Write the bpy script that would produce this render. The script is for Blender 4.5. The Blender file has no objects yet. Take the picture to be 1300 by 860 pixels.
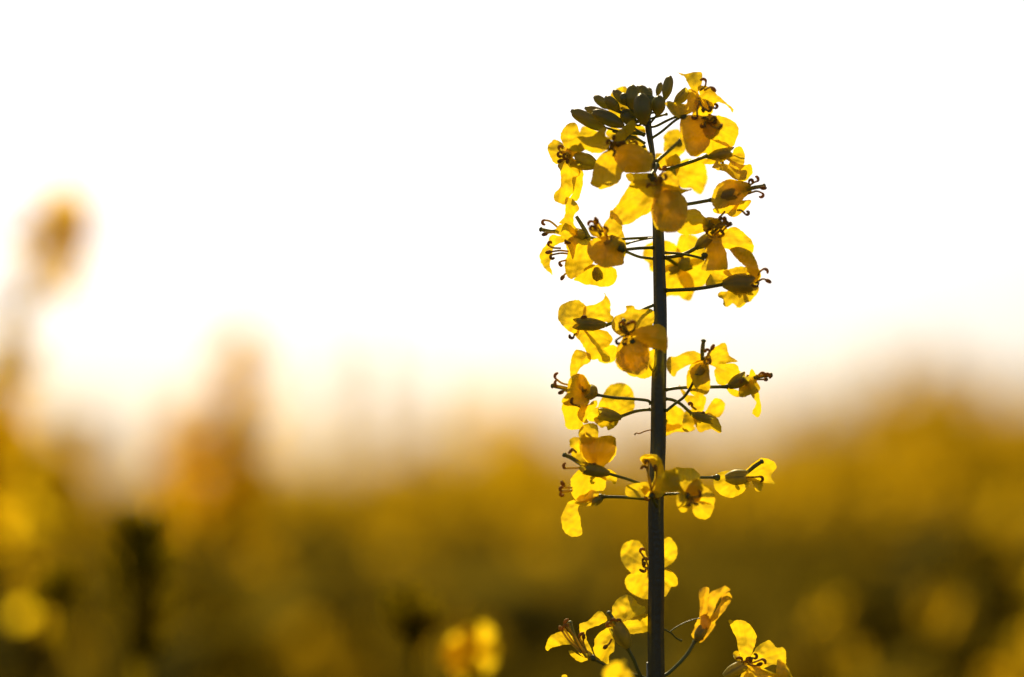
import bpy, bmesh, math, random
from mathutils import Vector, Matrix, noise
from mathutils.geometry import delaunay_2d_cdt
C = bpy.context.scene
COL = C.collection
rad = math.radians
# ------------------------------------------------------------------ camera
CAMZ, PITCH, FOC, W0, H0, D = 1.25, rad(3.17), 85.0, 1300, 860, 0.767
FPX = FOC / 36.0 * W0
CAM = Vector((0, 0, CAMZ))
FW = Vector((0, math.cos(PITCH), math.sin(PITCH)))
UP = Vector((0, -math.sin(PITCH), math.cos(PITCH)))
RT = Vector((1, 0, 0))
cam = bpy.data.objects.new('camera', bpy.data.cameras.new('camera'))
COL.objects.link(cam); C.camera = cam
cam.location = CAM; cam.rotation_euler = (rad(90) + PITCH, 0, 0)
cam.data.lens = FOC; cam.data.sensor_width = 36
cam.data.clip_start = 0.02; cam.data.clip_end = 3000
cam.data.dof.use_dof = True
cam.data.dof.focus_distance = D
cam.data.dof.aperture_fstop = 2.2
# ------------------------------------------------------------------ light
SUN_EL, SUN_AZ = rad(35), rad(-6)           # azimuth measured from +Y towards +X
w = bpy.data.worlds.new('World'); C.world = w; w.use_nodes = True
nt = w.node_tree
sky = nt.nodes.new('ShaderNodeTexSky'); sky.sky_type = 'NISHITA'; sky.sun_disc = False
sky.sun_elevation = SUN_EL; sky.sun_rotation = SUN_AZ
sky.air_density = 0.62; sky.dust_density = 2.9; sky.ozone_density = 2.3; sky.altitude = 50
nt.links.new(sky.outputs[0], nt.nodes['Background'].inputs[0])
nt.nodes['Background'].inputs[1].default_value = 0.050
sl = bpy.data.lights.new('sun', 'SUN'); sl.energy = 5.0; sl.angle = rad(0.6); sl.color = (1, .86, .66)
so = bpy.data.objects.new('sun', sl); COL.objects.link(so)
sd = Vector((math.sin(SUN_AZ) * math.cos(SUN_EL), math.cos(SUN_AZ) * math.cos(SUN_EL), math.sin(SUN_EL)))
so.rotation_euler = sd.to_track_quat('Z', 'Y').to_euler(); so.location = (0, 5, 5)
vs = C.view_settings
vs.view_transform = 'Standard'; vs.look = 'None'; vs.gamma = 1; vs.exposure = 0.85; vs.use_curve_mapping = False
C.cycles.use_denoising = True
C.cycles.max_bounces = 8; C.cycles.transmission_bounces = 6; C.cycles.diffuse_bounces = 4
C.cycles.sample_clamp_indirect = 6

def at(px, py, s):
    """point seen at photo pixel px,py at distance s along the view axis"""
    return CAM + s * (FW + RT * ((px - 650) / FPX) + UP * ((430 - py) / FPX))

# ------------------------------------------------------------------ materials
def new_mat(name):
    m = bpy.data.materials.new(name); m.use_nodes = True
    m.node_tree.nodes.clear()
    return m, m.node_tree
def leafy(name, c1, c2, t1, t2, trans=.5, rough=.55, nscale=60, bump=.0, gloss=.06, wave=0):
    """sheet material: diffuse + translucent with a little sheen"""
    m, t = new_mat(name); N = t.nodes.new; L = t.links.new
    out = N('ShaderNodeOutputMaterial')
    tc = N('ShaderNodeTexCoord')
    nz = N('ShaderNodeTexNoise'); nz.inputs['Scale'].default_value = nscale; nz.inputs['Detail'].default_value = 4
    L(tc.outputs['Object'], nz.inputs['Vector'])
    rp = N('ShaderNodeMapRange'); rp.inputs[1].default_value = .35; rp.inputs[2].default_value = .65
    L(nz.outputs['Fac'], rp.inputs[0])
    def mixc(a, b):
        x = N('ShaderNodeMix'); x.data_type = 'RGBA'
        x.inputs[6].default_value = (*a, 1); x.inputs[7].default_value = (*b, 1)
        L(rp.outputs[0], x.inputs[0]); return x.outputs[2]
    df = N('ShaderNodeBsdfDiffuse'); L(mixc(c1, c2), df.inputs[0])
    tr = N('ShaderNodeBsdfTranslucent'); L(mixc(t1, t2), tr.inputs[0])
    gl = N('ShaderNodeBsdfGlossy'); gl.inputs['Roughness'].default_value = rough; gl.inputs[0].default_value = (1, .95, .8, 1)
    m1 = N('ShaderNodeMixShader'); m1.inputs[0].default_value = trans
    L(df.outputs[0], m1.inputs[1]); L(tr.outputs[0], m1.inputs[2])
    m2 = N('ShaderNodeMixShader'); m2.inputs[0].default_value = gloss
    L(m1.outputs[0], m2.inputs[1]); L(gl.outputs[0], m2.inputs[2])
    if bump:
        n2 = N('ShaderNodeTexNoise'); n2.inputs['Scale'].default_value = 900; n2.inputs['Detail'].default_value = 3
        L(tc.outputs['Object'], n2.inputs['Vector'])
        hsrc = n2.outputs['Fac']
        if wave:                                    # veins running out from the claw, carried in the UV map
            uv = N('ShaderNodeUVMap'); mp = N('ShaderNodeMapping'); mp.inputs['Scale'].default_value = (wave, 1.2, 1)
            L(uv.outputs[0], mp.inputs[0])
            n3 = N('ShaderNodeTexNoise'); n3.inputs['Scale'].default_value = 1; n3.inputs['Detail'].default_value = 3
            L(mp.outputs[0], n3.inputs['Vector']); hsrc = n3.outputs['Fac']
            # veins also pass a little less light
            vr = N('ShaderNodeMapRange'); vr.inputs[1].default_value = .38; vr.inputs[2].default_value = .6
            vr.inputs[3].default_value = .88; vr.inputs[4].default_value = 1.0
            L(n3.outputs['Fac'], vr.inputs[0])
            mu = N('ShaderNodeMix'); mu.data_type = 'RGBA'; mu.blend_type = 'MULTIPLY'; mu.inputs[0].default_value = 1
            src = tr.inputs[0].links[0].from_socket
            L(src, mu.inputs[6]); L(vr.outputs[0], mu.inputs[7]); L(mu.outputs[2], tr.inputs[0])
        bp = N('ShaderNodeBump'); bp.inputs['Strength'].default_value = bump; bp.inputs['Distance'].default_value = .0004
        L(hsrc, bp.inputs['Height'])
        for s in (df, tr, gl): L(bp.outputs[0], s.inputs['Normal'])
    L(m2.outputs[0], out.inputs[0])
    return m
M = {}
M['petal'] = leafy('petal_yellow', (.86, .80, .018), (.78, .72, .012), (.88, .56, .007), (.82, .505, .005), .53, .45, 220, .32, .035, wave=16)
M['petal_old'] = leafy('petal_withered', (.72, .52, .02), (.52, .32, .015), (.88, .50, .008), (.70, .36, .006), .5, .5, 300, .4, .04, wave=12)
M['sepal'] = leafy('sepal_yellow_green', (.46, .42, .035), (.34, .31, .03), (.62, .48, .01), (.46, .36, .01), .5, .5, 350, .3, .05)
M['bud'] = leafy('bud_green', (.23, .24, .03), (.30, .23, .025), (.42, .38, .012), (.48, .32, .01), .40, .45, 260, .3, .07)
M['pedicel'] = leafy('pedicel_green', (.12, .15, .02), (.14, .13, .02), (.26, .27, .01), (.24, .2, .01), .25, .4, 300, .2, .06)
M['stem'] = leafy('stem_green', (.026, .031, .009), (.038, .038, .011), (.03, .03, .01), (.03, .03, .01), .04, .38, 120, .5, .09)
M['filament'] = leafy('filament_yellow', (.62, .50, .06), (.5, .4, .05), (.8, .55, .02), (.7, .45, .02), .45, .5, 300, 0, .04)
M['anther'] = leafy('anther_brown', (.36, .18, .02), (.46, .26, .025), (.50, .23, .012), (.6, .3, .012), .4, .6, 900, .4, .03)
M['stigma'] = leafy('stigma_green', (.22, .22, .04), (.3, .28, .05), (.3, .25, .02), (.3, .25, .02), .2, .5, 500, .2, .05)
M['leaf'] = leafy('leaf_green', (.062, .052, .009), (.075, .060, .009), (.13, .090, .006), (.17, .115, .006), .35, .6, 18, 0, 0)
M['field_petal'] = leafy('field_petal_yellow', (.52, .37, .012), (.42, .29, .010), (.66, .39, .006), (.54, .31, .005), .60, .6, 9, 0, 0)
M['fresh_petal'] = leafy('sunlit_petal_yellow', (.80, .60, .015), (.70, .52, .012), (.93, .64, .009), (.90, .57, .007), .74, .6, 9, 0, 0)  # brighter copy of the field petal, backlit glow put into the colour
M['field_bud'] = leafy('field_bud_green', (.16, .14, .010), (.20, .15, .010), (.60, .50, .01), (.60, .46, .01), .55, .6, 40, 0, 0)
def ground_mat():
    m, t = new_mat('field_soil'); N = t.nodes.new; L = t.links.new
    out = N('ShaderNodeOutputMaterial'); b = N('ShaderNodeBsdfPrincipled'); b.inputs['Roughness'].default_value = 1; b.inputs['Specular IOR Level'].default_value = 0
    tc = N('ShaderNodeTexCoord'); nz = N('ShaderNodeTexNoise'); nz.inputs['Scale'].default_value = 7; nz.inputs['Detail'].default_value = 8
    L(tc.outputs['Object'], nz.inputs['Vector'])
    r = N('ShaderNodeValToRGB'); r.color_ramp.elements[0].color = (.03, .021, .008, 1); r.color_ramp.elements[1].color = (.07, .05, .02, 1)
    L(nz.outputs['Fac'], r.inputs[0]); L(r.outputs[0], b.inputs['Base Color'])
    bp = N('ShaderNodeBump'); bp.inputs['Distance'].default_value = .03; L(nz.outputs['Fac'], bp.inputs['Height']); L(bp.outputs[0], b.inputs['Normal'])
    L(b.outputs[0], out.inputs[0]); return m
M['soil'] = ground_mat()

# ------------------------------------------------------------------ helpers
class MB:
    def __init__(s): s.v = []; s.f = []; s.m = []; s.uv = {}
    def add(s, vs, fs, mi=0):
        o = len(s.v); s.v += [tuple(v) for v in vs]
        for f in fs: s.f.append(tuple(o + i for i in f)); s.m.append(mi)
    def tube(s, pts, rads, n=8, mi=0, cap=True, ridge=0):
        pts = [Vector(p) for p in pts]; vs = []; fs = []
        prev = None
        for i, p in enumerate(pts):
            t = (pts[min(i + 1, len(pts) - 1)] - pts[max(i - 1, 0)]).normalized()
            if prev is None:
                a = Vector((0, 0, 1)) if abs(t.z) < .9 else Vector((1, 0, 0))
                u = t.cross(a).normalized()
            else:
                u = (prev - t * prev.dot(t)).normalized()
            prev = u; v = t.cross(u)
            for k in range(n):
                a = 2 * math.pi * k / n
                r = rads[i] * (1 + (ridge * math.cos(a * 7) if ridge else 0))
                vs.append(p + (u * math.cos(a) + v * math.sin(a)) * r)
        for i in range(len(pts) - 1):
            for k in range(n):
                a, b = i * n + k, i * n + (k + 1) % n
                fs.append((a, b, b + n, a + n))
        if cap:
            fs.append(tuple(reversed(range(n)))); fs.append(tuple(range((len(pts) - 1) * n, len(pts) * n)))
        s.add(vs, fs, mi)
    def build(s, name, mats, parent=None, smooth=True, origin=None):
        me = bpy.data.meshes.new(name)
        org = Vector(origin) if origin is not None else Vector((0, 0, 0))
        me.from_pydata([tuple(Vector(v) - org) for v in s.v], [], s.f)
        for m in (mats if isinstance(mats, (list, tuple)) else [mats]): me.materials.append(m)
        me.polygons.foreach_set('material_index', s.m)
        if smooth: me.polygons.foreach_set('use_smooth', [True] * len(me.polygons))
        o = bpy.data.objects.new(name, me); COL.objects.link(o)
        o.location = org
        if parent is not None:
            o.parent = parent
            o.location = org - WORLD[parent.name]
        WORLD[o.name] = org
        return o
WORLD = {}
def empty(name, loc):
    e = bpy.data.objects.new(name, None); COL.objects.link(e); e.location = loc; e.empty_display_size = .05
    WORLD[e.name] = Vector(loc); return e
def tag(o, label=None, cat=None, group=None, kind=None):
    if label: o['label'] = label
    if cat: o['category'] = cat
    if group: o['group'] = group
    if kind: o['kind'] = kind
def spline(pts, n, closed=False):
    """Catmull-Rom resample of a list of tuples"""
    P = [Vector(p) for p in pts]; m = len(P); out = []
    segs = m if closed else m - 1
    for i in range(segs):
        if closed: a, b, c, d = P[(i - 1) % m], P[i], P[(i + 1) % m], P[(i + 2) % m]
        else: a, b, c, d = P[max(i - 1, 0)], P[i], P[i + 1], P[min(i + 2, m - 1)]
        for k in range(n):
            t = k / n
            out.append(.5 * ((2 * b) + (c - a) * t + (2 * a - 5 * b + 4 * c - d) * t * t + (3 * b - a - 3 * c + d) * t ** 3))
    if not closed: out.append(P[-1])
    return out

# photo zoom windows: name -> (x0, y0, scale)
Z = dict(A=(670, 80, 5.735), B=(800, 80, 5.735), C=(670, 230, 5.735), D=(800, 220, 5.735), E=(670, 360, 5.735), F=(800, 400, 5.735),
         G=(670, 500, 5.735), H=(800, 540, 5.735), J=(820, 710, 5.735), I=(670, 640, 3.91),
         z1=(840, 280, 7.17), z2=(680, 140, 7.17), z3=(680, 240, 7.17), z4=(780, 150, 7.17), z5=(690, 740, 7.17), z6=(860, 740, 7.17),
         z7=(690, 360, 7.17), z8=(690, 540, 7.17), P=(0, 0, 1))
def q(z, p):
    x, y, s = Z[z]; return (x + p[0] / s, y + p[1] / s)

# ------------------------------------------------------------------ the rapeseed plant in focus
ground_pt = at(833, 900, D); ground_pt.z = 0
plant = empty('rapeseed_plant', ground_pt)
tag(plant, 'sharp tall rapeseed stalk with open backlit yellow flowers and green buds on top', 'plant')

# main stem: px, py, width px
ST = [(833, 1000, 24), (833, 900, 21.5), (833, 760, 20.5), (833.5, 640, 19.5), (835, 560, 19.5), (836, 500, 19), (838, 400, 17), (837, 340, 15.5), (835.5, 290, 14),
      (831.5, 240, 9), (829.5, 212, 6.5), (829, 195, 6.5), (825, 170, 8), (822, 145, 8.5), (819, 122, 8)]
def stem_at(py):
    for a, b in zip(ST, ST[1:]):
        if b[1] <= py <= a[1]:
            t = (a[1] - py) / (a[1] - b[1]); return (a[0] + (b[0] - a[0]) * t, a[2] + (b[2] - a[2]) * t)
    return ST[-1][0], ST[-1][2]
mb = MB()
pts = [at(x, y, D) for x, y, wd in ST]; rr = [wd / 2 / FPX * D for x, y, wd in ST]
base = [Vector((ground_pt.x, ground_pt.y, 0)), Vector((ground_pt.x - .004, ground_pt.y, .3)), Vector((ground_pt.x + .003, ground_pt.y, .7))]
pts = spline([tuple(p) for p in base + pts], 6); rr = [v[0] for v in spline([(r, 0, 0) for r in [.006, .0048, .0036] + rr], 6)]
random.seed(4)
for i, p in enumerate(pts):
    p += Vector((noise.noise(p * 40), noise.noise(p * 40 + Vector((7, 0, 0))), 0)) * .0004
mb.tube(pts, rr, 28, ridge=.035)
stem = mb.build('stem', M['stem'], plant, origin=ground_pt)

def mm2(z): return z / 1000.0
def in_poly(x, y, P):
    c = False; j = len(P) - 1
    for i in range(len(P)):
        if (P[i].y > y) != (P[j].y > y) and x < (P[j].x - P[i].x) * (y - P[i].y) / (P[j].y - P[i].y) + P[i].x: c = not c
        j = i
    return c
def make_petal(parent, z, outline, ctr, zb, zt, mat, seed, cup=1.0, ctr_is_px=False):
    """outline: closed loop in window z; zb, zt: depth in mm (away from the lens positive) at the claw and the far edge"""
    rnd = random.Random(seed)
    O = [Vector((*q(z, p), 0)) for p in outline]
    cc = Vector((ctr[0], ctr[1], 0)); k = min(range(len(O)), key=lambda i: (O[i] - cc).length)
    if (O[k] - cc).length > 3.0 and not in_poly(ctr[0], ctr[1], O):
        dv = (O[k] - cc).normalized(); pv = Vector((-dv.y, dv.x, 0)); a_, b_ = O[k - 1], O[(k + 1) % len(O)]
        sg = 1 if (a_ - O[k]).dot(pv) > (b_ - O[k]).dot(pv) else -1
        O = O[:k] + [O[k] + pv * sg * 2.6 - dv, cc + pv * sg * 1.5, cc - pv * sg * 1.5, O[k] - pv * sg * 2.6 - dv] + O[k + 1:]
    ol = spline([tuple(p) for p in O], 7, closed=True)
    # ragged, softly lobed edge
    L = []
    for i, p in enumerate(ol):
        n1 = noise.noise(Vector((p.x * .22, p.y * .22, seed * 3.1))); n2 = noise.noise(Vector((p.x * .6, p.y * .6, seed * 1.7)))
        nx, ny = ol[(i + 1) % len(ol)] - ol[i - 1], None
        d = Vector((nx.y, -nx.x, 0)); d = d.normalized() if d.length > 1e-6 else Vector((0, 0, 0))
        L.append(p + d * (n1 * .9 + n2 * .45))
    # densify to about 1.6 px
    E = []
    for a, b in zip(L, L[1:] + L[:1]):
        k = max(1, int((b - a).length / 1.8))
        for j in range(k): E.append(a.lerp(b, j / k))
    xs = [p.x for p in E]; ys = [p.y for p in E]
    V2 = [Vector((p.x, p.y)) for p in E]; edges = [(i, (i + 1) % len(E)) for i in range(len(E))]
    step = 2.0
    def inside(x, y):
        c = False; j = len(E) - 1
        for i in range(len(E)):
            if (ys[i] > y) != (ys[j] > y) and x < (xs[j] - xs[i]) * (y - ys[i]) / (ys[j] - ys[i]) + xs[i]: c = not c
            j = i
        return c
    yy = min(ys) + step; r = 0
    while yy < max(ys):
        xx = min(xs) + (step if r % 2 else step * .5)
        while xx < max(xs):
            if inside(xx, yy):
                if min((xx - e.x) ** 2 + (yy - e.y) ** 2 for e in E) > 1.0: V2.append(Vector((xx, yy)))
            xx += step
        yy += step * .87; r += 1
    vo, eo, fo, _, _, _ = delaunay_2d_cdt(V2, edges, [], 1, 1e-4)
    if not fo: return None
    c = Vector(ctr); far = max((Vector((v.x, v.y)) - c).length for v in vo)
    cen = Vector((sum(xs) / len(xs), sum(ys) / len(ys)))
    ax = (cen - c); ax = ax.normalized() if ax.length > .5 else Vector((0, -1))
    sx = Vector((-ax.y, ax.x)); hw = max(abs((Vector((v.x, v.y)) - cen).dot(sx)) for v in vo) + .01
    verts = []; uvs = []
    crease = rnd.choice((-1.6, 0, 1.5, 2.2)); ph = rnd.uniform(0, 6.3); cu = cup * rnd.uniform(.6, 1.2)
    for v in vo:
        p = Vector((v.x, v.y)); t = (p - c).length / far; lat = (p - c).dot(sx) / hw
        ang = math.atan2((p - c).dot(sx), (p - c).dot(ax) + 2.0)
        dz = zb + (zt - zb) * (t ** 1.25)
        dz += cu * (lat * lat) * 1.6 * (1 if zt < zb else -1)
        dz += .8 * math.sin(t * 3.1 + ph) * t
        nn = Vector((p.x * .05, p.y * .05, seed * .77))
        dz += 2.4 * noise.noise(nn) + .6 * noise.noise(nn * 3.2) + .10 * noise.noise(nn * 9)
        dz += crease * abs(lat) * t
        dz += .13 * math.sin(ang * 22 + ph + 2 * noise.noise(nn * 2)) * t
        verts.append(at(p.x, p.y, D + mm2(dz)))
        uvs.append((ang, t))
    mb = MB(); mb.add(verts, [tuple(f) for f in fo])
    orig = at(c.x, c.y, D + mm2(zb))
    o = mb.build('petal', mat, parent, origin=orig)
    ul = o.data.uv_layers.new(name='UVMap')
    for lp in o.data.loops: ul.data[lp.index].uv = uvs[lp.vertex_index]
    return o

def make_sepals(parent, pb, pt, wpx, z0, z1, mat, seed, n=4):
    """calyx: n separate boat-shaped sepals round the axis pb->pt (photo px)"""
    rnd = random.Random(seed)
    a = at(*pb, D + mm2(z0)); b = at(*pt, D + mm2(z1))
    ax = b - a; Ln = ax.length; ax.normalize()
    u = ax.cross(Vector((0, 1, .2))).normalized(); v = ax.cross(u)
    R = wpx / 2 / FPX * D
    off = rnd.uniform(.3, .9)
    for k in range(n):
        a0 = off + k * 2 * math.pi / n; half = math.pi / n * 1.12; rows = 11; cols = 7; vs = []; fs = []
        ln = Ln * rnd.uniform(.88, 1.05); open_ = rnd.uniform(.0, .22)
        for i in range(rows):
            t = i / (rows - 1)
            prof = (.38 + .62 * math.sin(min(1, t * 1.9) * math.pi / 2)) * (1 - .22 * t ** 3) + open_ * t * t
            hw = half * (1 if t < .75 else max(.18, math.sqrt(max(0, 1 - ((t - .75) / .25) ** 2))))
            for j in range(cols):
                s = j / (cols - 1) * 2 - 1
                aa = a0 + s * hw
                r = R * prof * (1.0 + .10 * (1 - s * s)) * (1 + (.03 if k % 2 else 0))
                vs.append(a + ax * ln * t + (u * math.cos(aa) + v * math.sin(aa)) * r)
        for i in range(rows - 1):
            for j in range(cols - 1):
                p = i * cols + j; fs.append((p, p + 1, p + cols + 1, p + cols))
        mb = MB(); mb.add(vs, fs); mb.build('sepal', mat, parent, origin=a)

def make_stamen(parent, p0, p1, z0, z1, seed, curl=True, length_mm=2.2, kind='stamen'):
    rnd = random.Random(seed)
    a = at(*p0, D + mm2(z0)); b = at(*p1, D + mm2(z1))
    mid = a.lerp(b, .55) + Vector((rnd.uniform(-1, 1), rnd.uniform(-1, 1), rnd.uniform(-1, 1))) * .0007
    ps = spline([tuple(a), tuple(mid), tuple(b)], 6)
    mb = MB()
    if kind == 'pistil':
        n = len(ps); mb.tube(ps, [.00055 + .00012 * math.sin(i / n * 3) for i in range(n)], 8)
        d = (ps[-1] - ps[-2]).normalized()
        mb.tube([ps[-1] + d * x for x in (0, .0003, .0007, .0010)], [.0005, .00085, .0008, .0004], 8)
        return mb.build('pistil', M['stigma'], parent, origin=a)
    mb.tube(ps, [.00034] * len(ps), 6)
    d = (ps[-1] - ps[-2]).normalized()
    L = length_mm / 1000
    if curl:
        side = d.cross(FW * -1).normalized() * rnd.choice((-1, 1)); th = rnd.uniform(2.2, 4.6)
        cp = []
        r = L / th * 1.15
        for i in range(10):
            t = i / 9 * th
            cp.append(ps[-1] + d * math.sin(t) * r + side * (1 - math.cos(t)) * r + FW * .0003 * i / 9)
        mb.tube(cp, [.00034 + .00019 * math.sin(i / 9 * math.pi) for i in range(10)], 7, mi=1)
    else:
        cp = [ps[-1] - d * L * .3 + d * L * i / 5 for i in range(6)]
        mb.tube(cp, [.0003, .0006, .0007, .00065, .0006, .0003], 7, mi=1)
    return mb.build('stamen', [M['filament'], M['anther']], parent, origin=a)

def pts_px(z, ps): return [q(z, p) for p in ps]
NF = [0]
def flower(z, ctr, depth, petals, ped=None, pedw=3.0, cal=(), stam=(), pist=(), label=None, old=False, tip_mm=None):
    """petals: list of (outline[, z0, z1[, window]]) ; ped: photo px polyline from the stem to the calyx"""
    NF[0] += 1; seed = NF[0] * 17
    c = q(z, ctr)
    mb = MB()
    org = at(*c, D + mm2(depth))
    if ped:
        pz, pp = ped[0], ped[1]
        P = pts_px(pz, pp); n = len(P)
        d0 = ped[2] if len(ped) > 2 else (3 if depth > 4 else -3 if depth < -4 else 0)
        Q = [at(p[0], p[1], D + mm2(d0 + (depth - d0) * (i / max(1, n - 1)))) for i, p in enumerate(P)]
        S = spline([tuple(v) for v in Q], 7)
        r = pedw * 1.15 / 2 / FPX * D
        m = len(S)
        mb.tube(S, [r * (1.35 if i == 0 else 1.12 if i == 1 else 1.5 if i == m - 1 else 1.15 if i == m - 2 else 1) for i in range(m)], 9)
        e = S[-1]
    else: e = org
    # receptacle: a small knob that carries sepals and petals
    dirv = (org - e)
    if dirv.length < .0015: dirv = Vector((0, -1 if depth < 0 else 1, .2)) * .002
    dirv.normalize()
    mb.tube([e, e + dirv * .0006, e + dirv * .0014, e + dirv * .002], [.0005, .0010, .0011, .0006], 9)
    f = mb.build('flower', M['pedicel'], plant, origin=e)
    if label: f['label'] = label
    for i, pt in enumerate(petals):
        ol = pt[0]; zb = depth; zt = depth + (pt[1] if len(pt) > 1 else 0)
        zz = pt[2] if len(pt) > 2 else z
        make_petal(f, zz, ol, c, zb, zt, M['petal_old'] if old else M['petal'], seed + i, cup=1)
        if len(pt) > 1 and pt[1] <= -4 and depth < 0 and not old:      # unseen extra petal added close behind, to darken this one with its shade
            gx = sum(p[0] for p in ol) / len(ol); gy = sum(p[1] for p in ol) / len(ol); sc_ = Z[zz][2]
            make_petal(f, zz, [(gx + (p[0] - gx) * .93, gy + (p[1] - gy) * .93 - 1.6 * sc_) for p in ol], c, zb + 3, zt + 3.2, M['petal'], seed + i + 300, cup=.6)
    for i, cc in enumerate(cal):                   # (base, tip, width[, z0, z1])
        zz = z
        if isinstance(cc[0], str): zz, cc = cc[0], cc[1:]
        s = Z[zz][2]
        make_sepals(f, q(zz, cc[0]), q(zz, cc[1]), cc[2] / s, depth + (cc[3] if len(cc) > 3 else 0), depth + (cc[4] if len(cc) > 4 else 0), M['sepal'], seed + 40 + i)
    if len(petals) > 2 and not old and len(stam) < 5:
        rq = random.Random(seed); sc_ = Z[z][2]
        for j in range(4):
            an = rq.uniform(0, 6.28); stam = list(stam) + [(ctr, (ctr[0] + math.cos(an) * 6.5 * sc_, ctr[1] + math.sin(an) * 6 * sc_), rq.choice((-3, 2, 4)))]
    for i, s_ in enumerate(stam):
        make_stamen(f, q(z, s_[0]), q(z, s_[1]), depth - 1, depth + (s_[2] if len(s_) > 2 else -3), seed + 60 + i, curl=(i % 3 != 1))
    for i, s_ in enumerate(pist):
        make_stamen(f, q(z, s_[0]), q(z, s_[1]), depth, depth + (s_[2] if len(s_) > 2 else -1), seed + 90 + i, kind='pistil')
    return f

# 1 top right, tilted open flower
flower('B', (500, 260), -4, [
    ([(335, 65), (390, 80), (470, 68), (515, 70), (528, 100), (520, 160), (480, 200), (440, 190), (400, 110), (370, 88)], 4),
    ([(430, 190), (480, 210), (520, 260), (500, 330), (430, 370), (360, 400), (300, 370), (255, 290), (330, 300), (410, 305), (415, 240)], -4),
    ([(490, 180), (560, 170), (620, 215), (690, 280), (748, 335), (745, 362), (700, 310), (630, 290), (590, 350), (530, 310)], -3),
    ([(500, 230), (580, 260), (610, 320), (590, 370), (540, 410), (480, 410), (450, 370), (470, 290)], 4)],
    ped=('B', [(130, 470), (190, 460), (270, 420), (340, 390)], 1), cal=[((325, 300), (425, 195), 75, 3, 2)],
    stam=[((510, 200), (552, 140)), ((540, 200), (600, 185)), ((560, 280), (615, 330)), ((500, 300), (490, 390), -4), ((510, 290), (530, 340), -5), ((500, 280), (565, 350), -4)])
# 2 below it
flower('B', (570, 430), -7, [
    ([(365, 420), (400, 385), (480, 380), (560, 400), (595, 470), (580, 580), (540, 640), (470, 680), (430, 670), (395, 620), (365, 520)], -4),
    ([(540, 410), (620, 380), (700, 400), (770, 440), (792, 500), (770, 570), (740, 615), (680, 600), (600, 560), (550, 490)], 5),
    ([(560, 540), (650, 550), (730, 600), (700, 650), (620, 690), (540, 660), (480, 685), (425, 650), (470, 590)], 6),
    ([(540, 400), (600, 395), (660, 440), (640, 520), (580, 560), (530, 500)], -5)],
    ped=('B', [(155, 550), (230, 500), (320, 425), (370, 395)], 0), stam=[((560, 430), (600, 400), -4), ((565, 440), (540, 400), -5), ((575, 440), (640, 480), -5)])
# 3 behind, bright
flower('z4', (520, 480), 13, [
    ([(455, 150), (520, 105), (590, 105), (650, 180), (650, 290), (590, 360), (585, 450), (540, 500), (500, 450), (470, 400), (450, 290), (450, 210)], 4),
    ([(590, 400), (680, 370), (800, 390), (830, 440), (850, 550), (820, 640), (785, 700), (730, 670), (690, 640), (610, 640), (550, 560), (540, 480)], 3),
    ([(370, 330), (440, 325), (500, 400), (520, 480), (440, 480), (370, 440)], 5),
    ([(480, 380), (560, 330), (600, 380), (580, 500), (540, 540), (490, 500)], -6)],
    ped=('z4', [(385, 395), (430, 355), (500, 295), (598, 208)]), pedw=4,
    cal=[((545, 540), (500, 430), 70, -3, -3)], stam=[((500, 480), (430, 470), -8), ((500, 500), (470, 470), -8), ((500, 500), (400, 540), -8)])
# 4 small, pointing right
flower('z4', (960, 330), -2, [
    ([(750, 395), (850, 370), (960, 360), (1040, 340), (1147, 310), (1170, 330), (1080, 350), (960, 410), (850, 425)], 3),
    ([(890, 450), (930, 415), (1040, 430), (1120, 470), (1200, 480), (1190, 560), (1100, 560), (1010, 490), (930, 470)], -4),
    ([(1060, 370), (1090, 280), (1150, 260), (1190, 340), (1165, 440), (1100, 470), (1040, 430)], 4),
    ([(1140, 440), (1240, 425), (1255, 500), (1200, 570), (1130, 580), (1110, 500)], 2)],
    ped=('z4', [(470, 470), (560, 445), (680, 405), (845, 345)], 3), pedw=4, cal=[((840, 350), (1090, 310), 95, 0, 0)])
# 5 right, stamens to the right
flower('D', (800, 150), -3, [
    ([(590, 200), (610, 120), (660, 70), (730, 45), (800, 60), (870, 80), (880, 140), (840, 170), (800, 220), (720, 240), (650, 260), (610, 250)], -5),
    ([(620, 230), (740, 200), (870, 195), (870, 230), (800, 300), (740, 320), (690, 290), (640, 290)], 3),
    ([(690, 60), (760, 50), (850, 70), (870, 110), (800, 130), (720, 120)], 5),
    ([(600, 260), (650, 250), (760, 260), (700, 295), (620, 290)], 5)],
    ped=('D', [(230, 262), (330, 240), (470, 218), (590, 196)], -1), pedw=4, cal=[((600, 195), (780, 140), 85, -1, -1)],
    stam=[((840, 110), (925, 60)), ((850, 125), (960, 108)), ((860, 150), (960, 145)), ((780, 270), (840, 300)), ((690, 280), (655, 325)), ((840, 100), (865, 60))], pist=[((820, 130), (965, 95))])
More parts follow.
